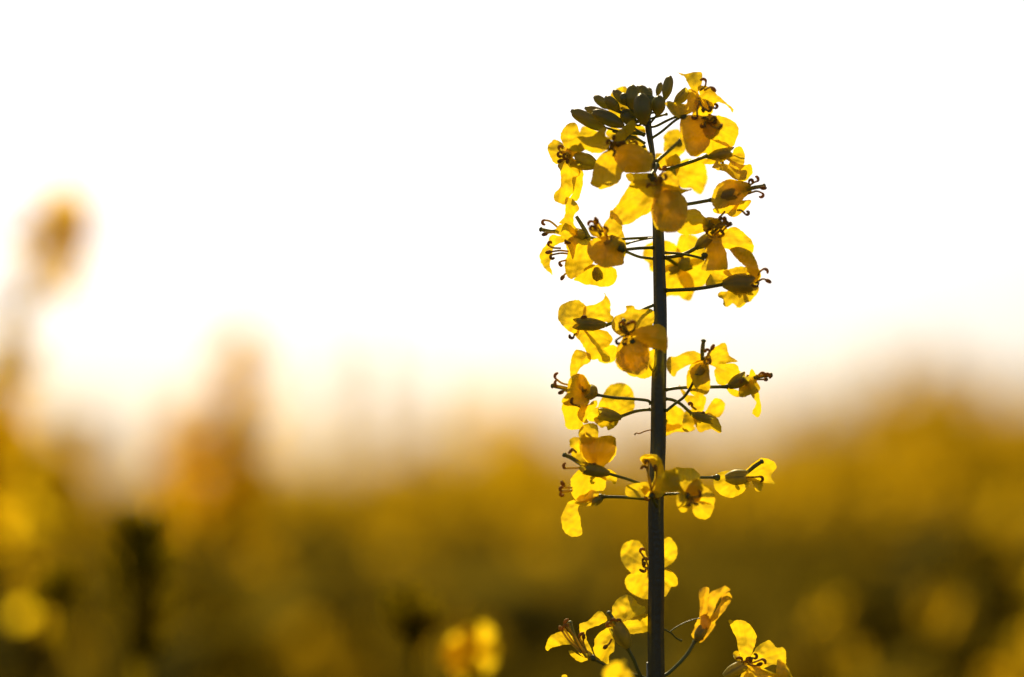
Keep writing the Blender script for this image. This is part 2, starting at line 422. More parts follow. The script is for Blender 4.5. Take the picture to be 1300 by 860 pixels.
# 6 large open flower in front of the stem
flower('z4', (410, 620), -10, [
    ([(30, 780), (110, 650), (160, 575), (250, 560), (380, 560), (430, 640), (400, 740), (330, 850), (240, 900), (150, 960), (60, 975), (20, 940), (-40, 890), (-20, 840)], 4),
    ([(350, 740), (370, 640), (430, 610), (540, 600), (610, 690), (660, 760), (665, 860), (640, 960), (560, 1040), (450, 1035), (370, 990), (335, 870)], -6),
    ([(110, 510), (220, 505), (340, 500), (390, 520), (430, 600), (300, 620), (180, 600), (120, 560)], 6),
    ([(400, 600), (440, 500), (520, 490), (580, 560), (610, 640), (700, 650), (640, 680), (540, 720), (440, 680)], -3)],
    ped=('z4', [(385, 430), (365, 480), (330, 530)], 0), pedw=5,
    stam=[((400, 600), (330, 600), -5), ((410, 600), (380, 575), -6), ((420, 600), (420, 540), -5), ((420, 610), (460, 560), -5), ((400, 620), (450, 470), -4)], cal=[((330, 530), (420, 640), 80, 1, 0)])
# 7 lobe to its lower right
flower('D', (560, 360), -6, [
    ([(370, 300), (430, 262), (500, 270), (540, 320), (620, 335), (665, 350), (610, 400), (540, 430), (450, 450), (390, 450), (340, 420), (360, 350)], -3),
    ([(540, 330), (600, 320), (660, 345), (640, 390), (590, 420), (530, 400)], 3)],
    ped=('D', [(255, 580), (340, 585), (440, 600), (540, 625)], -2), cal=[((540, 420), (600, 350), 60, 2, 0)],
    stam=[((600, 400), (690, 350), -4), ((620, 400), (715, 375), -5)])
# 8 left of the stem, facing the lens
flower('z2', (700, 330), -9, [
    ([(720, 340), (800, 310), (900, 310), (1000, 360), (1060, 400), (1075, 450), (1050, 520), (1040, 560), (930, 575), (820, 570), (760, 520), (710, 430)], -5),
    ([(700, 370), (640, 370), (570, 430), (530, 520), (515, 600), (500, 670), (560, 710), (600, 725), (700, 690), (760, 650), (790, 580), (810, 540), (770, 460)], -1),
    ([(690, 300), (640, 240), (640, 165), (590, 170), (510, 240), (390, 240), (300, 300), (285, 345), (400, 385), (450, 365), (520, 390), (600, 390), (660, 350)], -2),
    ([(700, 270), (740, 210), (810, 150), (880, 95), (905, 110), (905, 180), (850, 230), (790, 290), (730, 310)], -4)],
    ped=('z2', [(990, 300), (930, 265), (860, 240), (780, 300)], 0),
    stam=[((700, 330), (670, 270), -5), ((700, 330), (710, 260), -6), ((700, 340), (665, 350), -5), ((700, 340), (720, 370), -6), ((710, 330), (780, 300), -4), ((720, 320), (680, 310), -4)])
# behind 8 bright
flower('z2', (840, 260), 10, [
    ([(800, 320), (830, 240), (900, 215), (980, 300), (1020, 370), (960, 420), (860, 400)], 4),
    ([(890, 180), (910, 135), (985, 150), (1000, 220), (930, 230), (870, 220)], 3),
    ([(400, 250), (405, 190), (440, 140), (560, 190), (620, 260), (520, 290)], 3),
    ([(640, 190), (700, 150), (790, 180), (800, 230), (720, 260), (650, 240)], 4)],
    ped=('z2', [(985, 230), (920, 215), (850, 215)], 4), stam=[((850, 270), (895, 290), -2)])
# 9 far left
flower('z2', (310, 420), -1, [
    ([(290, 130), (360, 115), (400, 200), (405, 280), (360, 350), (300, 400), (265, 330), (230, 270), (235, 200)], 3),
    ([(110, 330), (165, 270), (230, 290), (275, 350), (300, 410), (250, 450), (200, 490), (160, 470), (120, 400)], 5),
    ([(290, 340), (340, 270), (400, 250), (440, 330), (400, 400), (340, 430), (290, 460), (265, 400)], -4),
    ([(205, 490), (280, 440), (350, 450), (410, 560), (365, 630), (350, 730), (300, 800), (270, 860), (180, 830), (165, 770), (220, 700), (230, 610), (220, 550)], -2),
    ([(330, 600), (415, 555), (432, 640), (425, 700), (400, 790), (370, 830), (310, 810), (340, 740)], 4)],
    ped=('z2', [(1000, 330), (800, 400), (640, 500), (545, 500)], 3), cal=[((560, 505), (330, 430), 150, 0, 0)],
    stam=[((290, 410), (215, 385)), ((300, 440), (230, 460)), ((290, 400), (212, 355))])
# 10 left, lower
flower('z3', (420, 430), 0, [
    ([(270, 80), (340, 95), (390, 150), (395, 200), (350, 240), (355, 330), (400, 400), (360, 440), (250, 330), (210, 310), (265, 240)], -3),
    ([(180, 400), (200, 340), (280, 310), (360, 370), (420, 430), (370, 520), (340, 640), (300, 540), (240, 440)], -5),
    ([(140, 420), (230, 430), (330, 440), (210, 500), (160, 540), (150, 620), (130, 690), (155, 780), (100, 740), (60, 690), (35, 620), (60, 550), (110, 490)], 5),
    ([(280, 480), (400, 420), (500, 460), (530, 560), (510, 700), (400, 780), (320, 820), (270, 750), (270, 660), (290, 580)], -3)],
    ped=('z3', [(1100, 440), (820, 455), (650, 470), (480, 440)], 2), cal=[((490, 440), (350, 400), 100, 1, 0)],
    stam=[((200, 350), (85, 285)), ((300, 570), (130, 575)), ((230, 540), (120, 515)), ((280, 650), (220, 665)), ((290, 760), (250, 800)), ((290, 590), (150, 600)), ((270, 500), (270, 470)), ((190, 400), (95, 408))],
    pist=[((190, 380), (60, 372)), ((370, 250), (480, 440))])
# 11 front dark petal of the same whorl
flower('z3', (650, 460), -9, [
    ([(480, 490), (540, 450), (640, 430), (740, 430), (800, 480), (805, 640), (790, 690), (700, 710), (640, 720), (560, 690), (500, 640), (470, 560)], -4),
    ([(620, 330), (670, 260), (680, 200), (720, 210), (780, 270), (790, 370), (760, 430), (700, 450), (640, 420)], 4),
    ([(480, 360), (550, 320), (620, 350), (660, 430), (620, 470), (520, 430)], 3),
    ([(345, 830), (400, 770), (500, 690), (620, 680), (720, 720), (742, 790), (720, 850), (680, 880), (620, 896), (540, 880), (440, 870), (400, 850)], 12)],
    ped=('z3', [(1065, 535), (950, 540), (825, 552), (790, 560)], 0), pedw=3.6, cal=[((815, 560), (640, 450), 120, 2, 1), ((550, 700), (570, 820), 90, 7, 9)],
    stam=[((600, 400), (520, 300), -3), ((610, 390), (560, 290), -4), ((600, 420), (510, 375), -5), ((650, 430), (655, 385), -5), ((590, 430), (545, 360), -4), ((560, 330), (545, 280), -3)])
# bare pedicels of that whorl
flower('z3', (760, 520), 4, [([(700, 400), (760, 370), (805, 410), (825, 520), (810, 620), (750, 600), (700, 500)], 3)],
    ped=('z3', [(1070, 635), (1000, 628), (930, 615), (820, 570)], 1), pedw=3.2)
# 12 behind the stem, right, bright
flower('D', (370, 660), 14, [
    ([(90, 580), (120, 520), (200, 490), (300, 500), (360, 560), (380, 650), (300, 700), (200, 720), (145, 710), (138, 660), (100, 630)], 3),
    ([(370, 450), (470, 455), (530, 520), (560, 600), (480, 660), (380, 660), (335, 570)], 4),
    ([(370, 650), (500, 620), (600, 660), (600, 760), (520, 830), (420, 860), (370, 800), (340, 720)], 3),
    ([(180, 720), (330, 660), (440, 740), (470, 840), (450, 910), (430, 930), (390, 920), (350, 895), (290, 895), (230, 900), (190, 800)], 3)],
    ped=('D', [(255, 615), (300, 640), (350, 680)], 3), cal=[((350, 680), (450, 650), 95, -3, -4), ((360, 690), (280, 720), 60, -2, -1)], pedw=4)
# 13 right, stamens up
flower('z1', (450, 150), -3, [
    ([(410, 140), (450, 80), (520, 100), (545, 200), (590, 300), (600, 440), (540, 450), (370, 450), (395, 350), (390, 220)], -5),
    ([(570, 90), (650, 60), (720, 90), (800, 160), (835, 210), (830, 290), (780, 290), (700, 270), (620, 270), (540, 240), (480, 160)], 5),
    ([(430, 130), (480, 60), (560, 40), (600, 90), (560, 150), (500, 180)], 2)],
    ped=('z1', [(30, 338), (150, 322), (240, 292), (320, 248)], 1), pedw=4.2, cal=[((315, 250), (440, 140), 100, 0, 0)],
    stam=[((480, 130), (570, 30)), ((540, 110), (605, 45)), ((520, 150), (560, 130), -5)], pist=[((450, 120), (580, 25))])
# 14 right, drooping with pleated calyx
flower('z1', (700, 560), -5, [
    ([(620, 260), (700, 240), (800, 280), (850, 340), (885, 440), (905, 480), (885, 560), (820, 600), (740, 560), (780, 450), (700, 370), (640, 300)], -4),
    ([(510, 690), (530, 650), (600, 640), (720, 590), (850, 590), (885, 610), (870, 670), (800, 740), (750, 750), (700, 790), (650, 760), (600, 790), (560, 770), (560, 720)], -3),
    ([(400, 590), (420, 520), (480, 450), (590, 440), (690, 500), (640, 570), (560, 590), (480, 600)], 5),
    ([(570, 460), (720, 420), (810, 440), (840, 500), (720, 540), (600, 510)], 3),
    ([(680, 790), (700, 740), (770, 720), (750, 770), (710, 795)], 5)],
    ped=('z1', [(40, 638), (180, 632), (300, 625), (430, 607), (565, 582)], 0), pedw=4.2, cal=[((555, 580), (850, 570), 165, -1, -1)],
    stam=[((880, 500), (925, 445)), ((870, 560), (960, 548)), ((850, 570), (875, 590))])
# 15 left, closed calyx pointing left
flower('z7', (330, 370), -1, [
    ([(130, 290), (150, 210), (220, 165), (310, 150), (350, 175), (390, 210), (380, 300), (350, 380), (300, 480), (260, 450), (200, 410), (140, 340)], 4),
    ([(370, 210), (470, 190), (550, 140), (555, 88), (600, 150), (612, 220), (610, 280), (640, 310), (600, 370), (550, 350), (400, 390), (340, 380), (360, 280)], 5),
    ([(290, 470), (340, 390), (420, 410), (560, 430), (630, 500), (590, 570), (540, 600), (600, 650), (600, 710), (560, 715), (490, 690), (430, 690), (370, 590), (330, 520)], -2),
    ([(500, 650), (520, 560), (640, 560), (680, 600), (650, 700), (560, 730), (500, 700)], 8)],
    ped=('z7', [(1000, 200), (960, 215), (860, 262), (700, 335), (565, 382)], 0), pedw=3.6, cal=[((565, 378), (275, 368), 112, -2, -3)], stam=[((300, 460), (275, 488))])
# 16 in front, left of the stem
flower('z7', (770, 470), -9, [
    ([(680, 560), (740, 490), (800, 480), (880, 530), (945, 560), (972, 650), (965, 740), (930, 800), (870, 830), (780, 820), (690, 780), (655, 720), (660, 640)], -4),
    ([(790, 470), (880, 400), (950, 390), (1040, 375), (1100, 400), (1125, 470), (1130, 570), (1110, 640), (1060, 600), (960, 590), (860, 560)], -5),
    ([(620, 400), (640, 310), (740, 260), (755, 205), (820, 205), (850, 240), (990, 235), (1010, 330), (960, 420), (860, 440), (770, 480), (680, 470)], 9),
    ([(700, 640), (850, 700), (1000, 600), (1030, 700), (990, 830), (930, 865), (860, 855), (760, 820)], 12)],
    ped=('z7', [(1010, 790), (960, 740), (900, 640), (830, 560)], 1),
    stam=[((760, 460), (690, 370), -4), ((770, 450), (765, 370), -5), ((780, 450), (835, 365), -5), ((750, 480), (665, 515), -4), ((760, 470), (700, 400), -5), ((760, 500), (720, 540), -5)], pist=[((780, 470), (730, 350))])
# 17 left, half way down
flower('E', (400, 780), -2, [
    ([(310, 668), (312, 570), (345, 490), (395, 488), (455, 520), (452, 575), (400, 600), (360, 650), (345, 700)], 3),
    ([(285, 800), (295, 710), (340, 665), (400, 665), (440, 710), (460, 780), (440, 850), (380, 890), (280, 890), (245, 860)], -5),
    ([(250, 880), (330, 850), (440, 850), (420, 930), (395, 1000), (400, 1055), (290, 1058), (260, 975)], 4),
    ([(360, 960), (400, 890), (500, 850), (500, 900), (430, 960), (440, 1010), (400, 1010)], 3)],
    ped=('G', [(895, 75), (870, 50), (760, 38), (620, 28), (500, 8)], 0), pedw=3.4, cal=[((500, 810), (430, 780), 110, 0, -1)],
    stam=[((300, 740), (205, 695)), ((290, 790), (250, 790)), ((380, 900), (330, 880)), ((300, 770), (215, 750))], pist=[((300, 770), (190, 748))])
# 18 small flower with bright petal behind
flower('G', (600, 150), 6, [
    ([(500, 150), (545, 20), (590, -55), (670, -80), (740, -55), (778, 30), (770, 120), (720, 160), (620, 180)], 5),
    ([(395, 160), (470, 110), (560, 95), (620, 130), (560, 180), (480, 205)], -4),
    ([(480, 185), (560, 170), (660, 170), (650, 225), (590, 265), (570, 240), (530, 245)], -2)],
    ped=('G', [(890, 115), (830, 120), (770, 132), (670, 168)], 1), pedw=3.6, cal=[((680, 175), (500, 140), 85, -2, -3)])
# 19 right of stem, open, in front
flower('F', (540, 340), -5, [
    ([(262, 380), (280, 310), (340, 300), (430, 262), (500, 275), (545, 330), (440, 360), (350, 410), (325, 455), (290, 430)], -3),
    ([(430, 380), (500, 330), (565, 340), (575, 470), (500, 520), (490, 560), (450, 480)], -5),
    ([(410, 440), (440, 390), (560, 400), (582, 540), (530, 590), (480, 600), (420, 540)], 4),
    ([(560, 340), (600, 250), (680, 202), (705, 230), (720, 290), (775, 330), (770, 345), (650, 360), (590, 360)], 4),
    ([(610, 420), (630, 370), (760, 355), (800, 410), (830, 430), (760, 470), (690, 510), (640, 500)], 9)],
    ped=('F', [(262, 700), (330, 645), (390, 600), (430, 545), (470, 470)], -1), pedw=3.2, cal=[((470, 480), (540, 370), 60, 1, 0)],
    stam=[((540, 330), (575, 260)), ((545, 330), (595, 245))], pist=[((525, 330), (533, 200))])
# 20 right, drooping
flower('F', (850, 480), -2, [
    ([(800, 500), (880, 460), (930, 500), (945, 550), (880, 580), (830, 600), (795, 590)], -4),
    ([(840, 460), (885, 395), (920, 440), (920, 490), (880, 500)], 2),
    ([(880, 560), (930, 550), (945, 620), (955, 680), (940, 740), (900, 730), (890, 700), (915, 640)], 2),
    ([(700, 520), (760, 540), (850, 570), (800, 600), (730, 575)], 4)],
    ped=('F', [(262, 545), (350, 532), (500, 527), (715, 523)], 0), pedw=3.8, cal=[((715, 525), (860, 440), 90, 0, 0)],
    stam=[((920, 450), (985, 430)), ((920, 470), (985, 470)), ((920, 440), (950, 425))], pist=[((900, 460), (1015, 440))])
# 21 right, turned away
flower('F', (500, 740), 5, [
    ([(550, 720), (600, 620), (640, 605), (688, 640), (680, 700), (640, 745), (570, 740)], 4),
    ([(355, 510), (400, 560), (440, 585), (545, 590), (545, 650), (500, 740), (440, 670), (400, 620)], 4),
    ([(380, 830), (400, 710), (460, 690), (510, 740), (470, 800), (430, 850)], -3),
    ([(460, 720), (560, 710), (640, 760), (668, 850), (630, 855), (580, 830), (500, 850)], -3)],
    ped=('F', [(262, 612), (310, 620), (370, 650), (450, 722)], 1), pedw=3.6, cal=[((445, 720), (600, 770), 65, -3, -4)], stam=[((480, 690), (450, 660), -3)])
# 22 behind the stem
flower('F', (230, 760), 10, [
    ([(180, 740), (265, 690), (330, 660), (390, 700), (405, 780), (340, 830), (262, 852), (190, 850)], 4),
    ([(260, 800), (330, 790), (470, 810), (440, 850), (330, 850), (262, 880), (200, 870)], 6)],
    ped=('F', [(230, 850), (240, 800), (250, 770)], 3))
# 23 left, two layered
flower('z8', (450, 400), -3, [
    ([(330, 130), (380, 70), (470, 120), (560, 100), (650, 110), (665, 230), (640, 300), (560, 370), (470, 390), (400, 350), (340, 260)], -4),
    ([(240, 130), (290, 110), (335, 130), (340, 260), (400, 370), (280, 320), (245, 200)], 3),
    ([(320, 110), (340, 20), (420, -20), (490, 0), (500, 80), (500, 240), (460, 360), (400, 200)], 5),
    ([(260, 470), (340, 400), (440, 400), (560, 470), (570, 520), (550, 590), (450, 610), (450, 690), (330, 700), (260, 640), (245, 550)], 3),
    ([(540, 460), (590, 400), (665, 450), (655, 540), (610, 510), (560, 500)], 2)],
    ped=('z8', [(950, 560), (850, 522), (760, 490), (668, 463), (590, 440)], 0), pedw=3.2, cal=[((600, 440), (340, 385), 105, -3, -4)],
    stam=[((330, 390), (200, 395)), ((260, 570), (180, 540)), ((260, 600), (165, 600)), ((300, 250), (262, 215))], pist=[((360, 370), (200, 275))])
# 24 left, low
flower('z8', (480, 660), -1, [
    ([(165, 820), (230, 700), (290, 680), (310, 720), (335, 850), (345, 995), (240, 1010), (175, 940)], 3),
    ([(285, 705), (360, 715), (450, 690), (480, 700), (450, 728), (360, 738)], -2),
    ([(330, 640), (430, 590), (500, 620), (480, 680), (380, 700), (290, 690)], 4)],
    ped=('z8', [(960, 678), (850, 665), (700, 655), (550, 652)], 0), pedw=3.4, cal=[((540, 640), (455, 715), 75, 0, 0)], stam=[((260, 590), (170, 610))])
# 25 in front of the stem
flower('z8', (980, 620), -9, [
    ([(880, 300), (930, 270), (1030, 275), (1080, 340), (1100, 450), (1100, 620), (1030, 660), (985, 600), (1015, 450), (980, 350), (920, 370)], -4),
    ([(750, 560), (840, 530), (950, 520), (985, 590), (900, 655), (760, 645)], 3),
    ([(880, 560), (960, 560), (1030, 600), (1040, 650), (990, 670), (930, 650)], -2)],
    ped=('z8', [(1030, 740), (1010, 700), (985, 650)], -2), stam=[((985, 590), (940, 395), -4), ((990, 580), (1020, 400), -5), ((980, 590), (960, 340), -4)])
# soft petal ahead of the stem and its flower, right
flower('H', (430, 520), -12, [
    ([(240, 350), (290, 340), (345, 330), (360, 470), (300, 490), (240, 480)], -14),
    ([(330, 320), (400, 315), (460, 320), (510, 370), (480, 420), (430, 500), (345, 480)], 4),
    ([(430, 470), (520, 440), (590, 480), (620, 540), (600, 580), (540, 570), (470, 530)], 2),
    ([(455, 620), (470, 560), (605, 570), (600, 630), (555, 685), (480, 665)], 4),
    ([(335, 530), (360, 490), (420, 490), (415, 620), (370, 632), (345, 590)], -2),
    ([(400, 480), (480, 390), (530, 440), (500, 560), (420, 560)], -5)],
    ped=('H', [(240, 505), (330, 500), (400, 500)], -2), stam=[((440, 530), (460, 565), -5), ((440, 530), (430, 580), -5), ((450, 520), (500, 520), -5)])
# 27 right, lying flat
flower('H', (800, 390), -1, [
    ([(605, 430), (620, 370), (680, 335), (800, 335), (880, 390), (830, 480), (770, 520), (700, 525), (640, 490)], 4),
    ([(830, 340), (920, 260), (970, 238), (1050, 270), (1065, 310), (1040, 340), (1025, 380), (1050, 430), (950, 410), (890, 410), (830, 400)], 2),
    ([(880, 390), (960, 415), (955, 478), (920, 478), (900, 440)], -3)],
    ped=('H', [(400, 382), (500, 381), (610, 380)], -4), pedw=3.2, cal=[((690, 385), (860, 375), 110, -3, -3)],
    stam=[((840, 380), (945, 375))], pist=[((840, 355), (950, 270))])
# 28 behind the stem
flower('I', (605, 318), 7, [
    ([(462, 240), (480, 195), (540, 180), (575, 215), (590, 260), (608, 315), (560, 350), (510, 340), (470, 290)], 3),
    ([(482, 380), (510, 345), (560, 345), (608, 325), (630, 400), (610, 465), (570, 470), (500, 430)], 4),
    ([(640, 230), (695, 165), (735, 200), (742, 250), (720, 290), (672, 318), (612, 315)], 4),
    ([(615, 325), (672, 322), (710, 330), (742, 370), (740, 405), (710, 415), (680, 460), (640, 420)], 3)],
    ped=('I', [(640, 470), (625, 400), (610, 335)], 3), stam=[((600, 320), (570, 285), -3), ((600, 330), (578, 300), -3), ((600, 320), (560, 240), -4)])
# 29 low left
flower('z5', (700, 400), -2, [
    ([(620, 260), (660, 160), (720, 120), (780, 115), (840, 160), (870, 200), (920, 220), (930, 260), (880, 310), (760, 340), (690, 380), (650, 340)], 5),
    ([(700, 380), (800, 325), (950, 285), (965, 430), (850, 462), (790, 462), (740, 420)], 4),
    ([(465, 560), (470, 500), (560, 420), (640, 420), (650, 500), (640, 620), (600, 660), (585, 740), (480, 670), (450, 600)], 2)],
    ped=('z5', [(975, 930), (900, 870), (860, 800), (820, 700), (760, 590)], 0), pedw=4, cal=[((775, 590), (650, 370), 140, -2, -2)],
    stam=[((640, 420), (600, 365)), ((620, 510), (570, 580), -3), ((640, 400), (610, 350))], pist=[((660, 380), (600, 285))])
# 30 lowest left
flower('z5', (410, 680), -1, [
    ([(20, 600), (20, 560), (60, 490), (130, 450), (200, 440), (260, 490), (330, 600), (390, 680), (330, 650), (260, 565), (160, 570), (80, 590), (40, 620)], -2),
    ([(330, 450), (330, 380), (400, 350), (500, 258), (550, 280), (580, 340), (540, 370), (440, 410), (385, 450), (395, 520), (435, 600), (445, 650), (380, 600), (340, 510)], 3),
    ([(225, 620), (260, 618), (340, 670), (420, 705), (330, 722), (250, 660)], -3)],
    ped=('z5', [(975, 880), (800, 830), (640, 780), (560, 745), (450, 690)], 0), pedw=3.4, cal=[((455, 695), (370, 620), 60, 0, 0)],
    stam=[((350, 640), (185, 410)), ((340, 640), (165, 430)), ((370, 640), (200, 385)), ((390, 640), (330, 500)), ((400, 640), (365, 500))], pist=[((390, 670), (245, 375))])
# 31 nearest the lens, cut by the frame
flower('z5', (680, 900), -38, [
    ([(545, 860), (550, 800), (620, 730), (700, 720), (720, 800), (700, 950), (600, 930)], -3),
    ([(680, 760), (725, 700), (755, 720), (760, 780), (810, 830), (810, 880), (700, 930)], 4)],
    ped=('P', [(833, 930), (810, 925), (785, 875)], -3))
flower('z5', (200, 930), -6, [([(165, 850), (190, 833), (218, 850), (222, 930), (170, 930)], 3), ([(190, 900), (260, 900), (280, 960), (200, 970)], 3)],
    ped=('P', [(831, 960), (780, 930), (722, 870)], 0))
# 32 withered, half closed
flower('z6', (190, 500), 8, [
    ([(195, 90), (240, 40), (290, 60), (275, 200), (270, 330), (230, 480), (180, 460), (200, 310), (205, 200)], -2),
    ([(290, 100), (390, 50), (430, 30), (475, 60), (440, 100), (380, 150), (330, 260), (240, 480), (250, 300), (280, 160)], 3),
    ([(470, 90), (492, 150), (440, 240), (350, 350), (340, 400), (230, 535), (190, 510), (280, 350), (380, 200), (410, 120)], -3),
    ([(190, 320), (260, 290), (310, 350), (280, 430), (215, 530), (130, 490), (150, 420)], -4)],
    ped=('z6', [(-195, 860), (-100, 835), (0, 750), (90, 650), (160, 535)], 2), pedw=4, old=True, label='half closed withered flower folded upright', cal=[((170, 530), (240, 400), 95, -3, -3)])
# 33 low right, open upwards
flower('z6', (630, 720), -1, [
    ([(465, 350), (485, 338), (510, 350), (570, 338), (640, 365), (700, 440), (722, 500), (700, 580), (660, 680), (610, 720), (560, 640), (540, 520), (490, 410)], 2),
    ([(640, 710), (690, 640), (730, 580), (820, 525), (860, 540), (900, 590), (950, 588), (985, 620), (990, 700), (970, 745), (860, 750), (770, 780), (700, 750)], 5),
    ([(900, 780), (915, 700), (975, 735), (1030, 830), (1060, 930), (900, 930), (870, 850)], -8),
    ([(630, 740), (700, 755), (760, 790), (870, 850), (900, 930), (600, 930), (580, 830)], -4),
    ([(505, 650), (545, 620), (570, 670), (610, 720), (540, 710)], 3)],
    ped=('P', [(835, 925), (870, 905), (900, 880), (921, 862)], 0), cal=[((420, 850), (620, 740), 110, -1, -1)],
    stam=[((640, 730), (760, 700), -4), ((640, 740), (740, 745), -4), ((630, 720), (700, 690), -4)])

# spent, bare stalks
def twig(z, pts_, d, wpx, label=None):
    P = pts_px(z, pts_); S = spline([tuple(at(p[0], p[1], D + mm2(d * i / (len(P) - 1)))) for i, p in enumerate(P)], 6)
    mb = MB(); r = wpx / 2 / FPX * D
    mb.tube(S, [r * (1 + .5 * (i > len(S) - 3)) for i in range(len(S))], 7)
    o = mb.build('pedicel', M['anther'] if label else M['pedicel'], plant, origin=S[0])
    if label: o['label'] = label
twig('G', [(900, 262), (850, 275), (815, 290), (790, 288), (780, 298)], -3, 1.6, 'thin dry brown bare stalk')
twig('J', [(110, 500), (150, 520), (185, 540), (220, 575), (260, 595)], 3, 2.2)
twig('J', [(170, 535), (215, 500), (280, 465), (340, 443), (390, 432)], 5, 1.4)
twig('B', [(140, 410), (200, 392), (270, 372)], 2, 3)
twig('z3', [(1100, 440), (960, 465), (825, 500)], 4, 2.6)
twig('z4', [(130, 130), (70, 150), (-10, 118)], -4, 3)

# ------------------------------------------------------------------ buds
def bud(z, b, t, wz, d, ped=None):
    s = Z[z][2]; rnd = random.Random(int(b[0] * 7 + t[1]))
    a = at(*q(z, b), D + mm2(d)); e = at(*q(z, t), D + mm2(d + rnd.uniform(-1.5, 1.5)))
    R = wz * 1.12 / s / 2 / FPX * D; ax = e - a; L = ax.length; ax.normalize()
    u = ax.cross(Vector((.1, 1, 0))).normalized(); v = ax.cross(u)
    mb = MB(); vs = []; fs = []; rows, cols = 18, 20
    ph = rnd.uniform(0, 1.5)
    for i in range(rows):
        tt = i / (rows - 1)
        pr = (.30 + .70 * math.sin(min(1, tt / .45) * math.pi / 2)) if tt < .45 else math.sqrt(max(.03, 1 - ((tt - .45) / .57) ** 3.2))
        for k in range(cols):
            an = 2 * math.pi * k / cols
            seam = abs(math.cos(2 * (an + ph))) ** .5
            r = R * pr * (.90 + .12 * seam)
            tipx = (.10 * L * (.45 if int((an + ph) / (math.pi / 2)) % 2 else -.3)) if i == rows - 1 else 0
            vs.append(a + ax * (L * tt + tipx * .6) + (u * math.cos(an) + v * math.sin(an)) * r + ax.cross(u) * math.sin(tt * 3.1) * R * .15)
    for i in range(rows - 1):
        for k in range(cols):
            p = i * cols + k; p2 = i * cols + (k + 1) % cols; fs.append((p, p2, p2 + cols, p + cols))
    fs.append(tuple(reversed(range(cols)))); fs.append(tuple(range((rows - 1) * cols, rows * cols)))
    mb.add(vs, fs)
    bo = mb.build('bud', M['bud'], plant, origin=a)
    # its little stalk
    mb = MB()
    if ped: P = pts_px(z, ped)
    else:
        P = [q(z, b), ((q(z, b)[0] + 820) / 2, (q(z, b)[1] + 158) / 2), (821, 150 + rnd.uniform(-8, 14))]
    S = spline([tuple(at(p[0], p[1], D + mm2(d * (1 - i / (len(P) - 1))))) for i, p in enumerate(P)], 5)
    mb.tube(S, [.00036] * len(S), 7)
    mb.build('bud_stalk', M['pedicel'], bo, origin=a)
for b_ in [((570, 490), (320, 350), 92, 2, [(560, 470), (690, 505), (850, 525)]), ((690, 430), (420, 330), 75, 6), ((700, 462), (475, 360), 88, -4, [(690, 455), (760, 500), (850, 515)]),
           ((605, 335), (485, 245), 62, 5), ((665, 348), (565, 250), 72, 1), ((730, 310), (625, 200), 62, 4), ((720, 300), (690, 225), 60, 0),
           ((765, 340), (765, 165), 95, 0), ((905, 300), (800, 172), 90, 5), ((845, 450), (825, 228), 112, -6), ((888, 270), (884, 182), 46, 8),
           ((942, 240), (970, 145), 44, 6), ((1000, 265), (1035, 98), 66, 1), ((945, 385), (960, 240), 90, -3, [(940, 380), (900, 430), (880, 450)]), ((780, 450), (690, 350), 95, 3),
           ((900, 350), (880, 240), 90, 4), ((830, 330), (850, 200), 80, 9)]:
    bud('A', *b_)
# petals peeping out behind the buds
flower('A', (680, 330), 8, [
    ([(600, 240), (640, 190), (700, 168), (728, 190), (720, 250), (730, 310), (750, 340), (660, 340), (635, 290)], 3),
    ([(580, 345), (670, 345), (700, 400), (680, 420), (620, 395)], 2),
    ([(700, 490), (770, 460), (850, 470), (850, 510), (770, 520)], 3)], ped=('A', [(850, 520), (780, 480), (720, 400)], 1))

# leaves on the lower stem, under the frame
def leaf_mesh(mb, a, d, up, L, wd, mi=0, curl=.3):
    d = d.normalized(); s = d.cross(up).normalized(); vs = []; fs = []; n = 8
    for i in range(n + 1):
        t = i / n; w_ = wd * math.sin(math.pi * min(1, t * .9 + .08)) * (1 + .15 * math.sin(t * 19))
        c = a + d * L * t - up * curl * L * t * t
        vs += [c - s * w_ / 2 + up * .12 * w_, c, c + s * w_ / 2 + up * .12 * w_]
    for i in range(n):
        o = i * 3; fs += [(o, o + 1, o + 4, o + 3), (o + 1, o + 2, o + 5, o + 4)]
    mb.add(vs, fs, mi)
for i in range(9):
    rnd = random.Random(i); zz = .18 + i * .09; an = i * 2.4
    a = Vector((ground_pt.x, ground_pt.y, zz)); mb = MB()
    leaf_mesh(mb, a, Vector((math.cos(an), math.sin(an), .5)), Vector((0, 0, 1)), .16 - i * .008, .055 - i * .003)
    mb.build('leaf', M['leaf'], plant, origin=a)

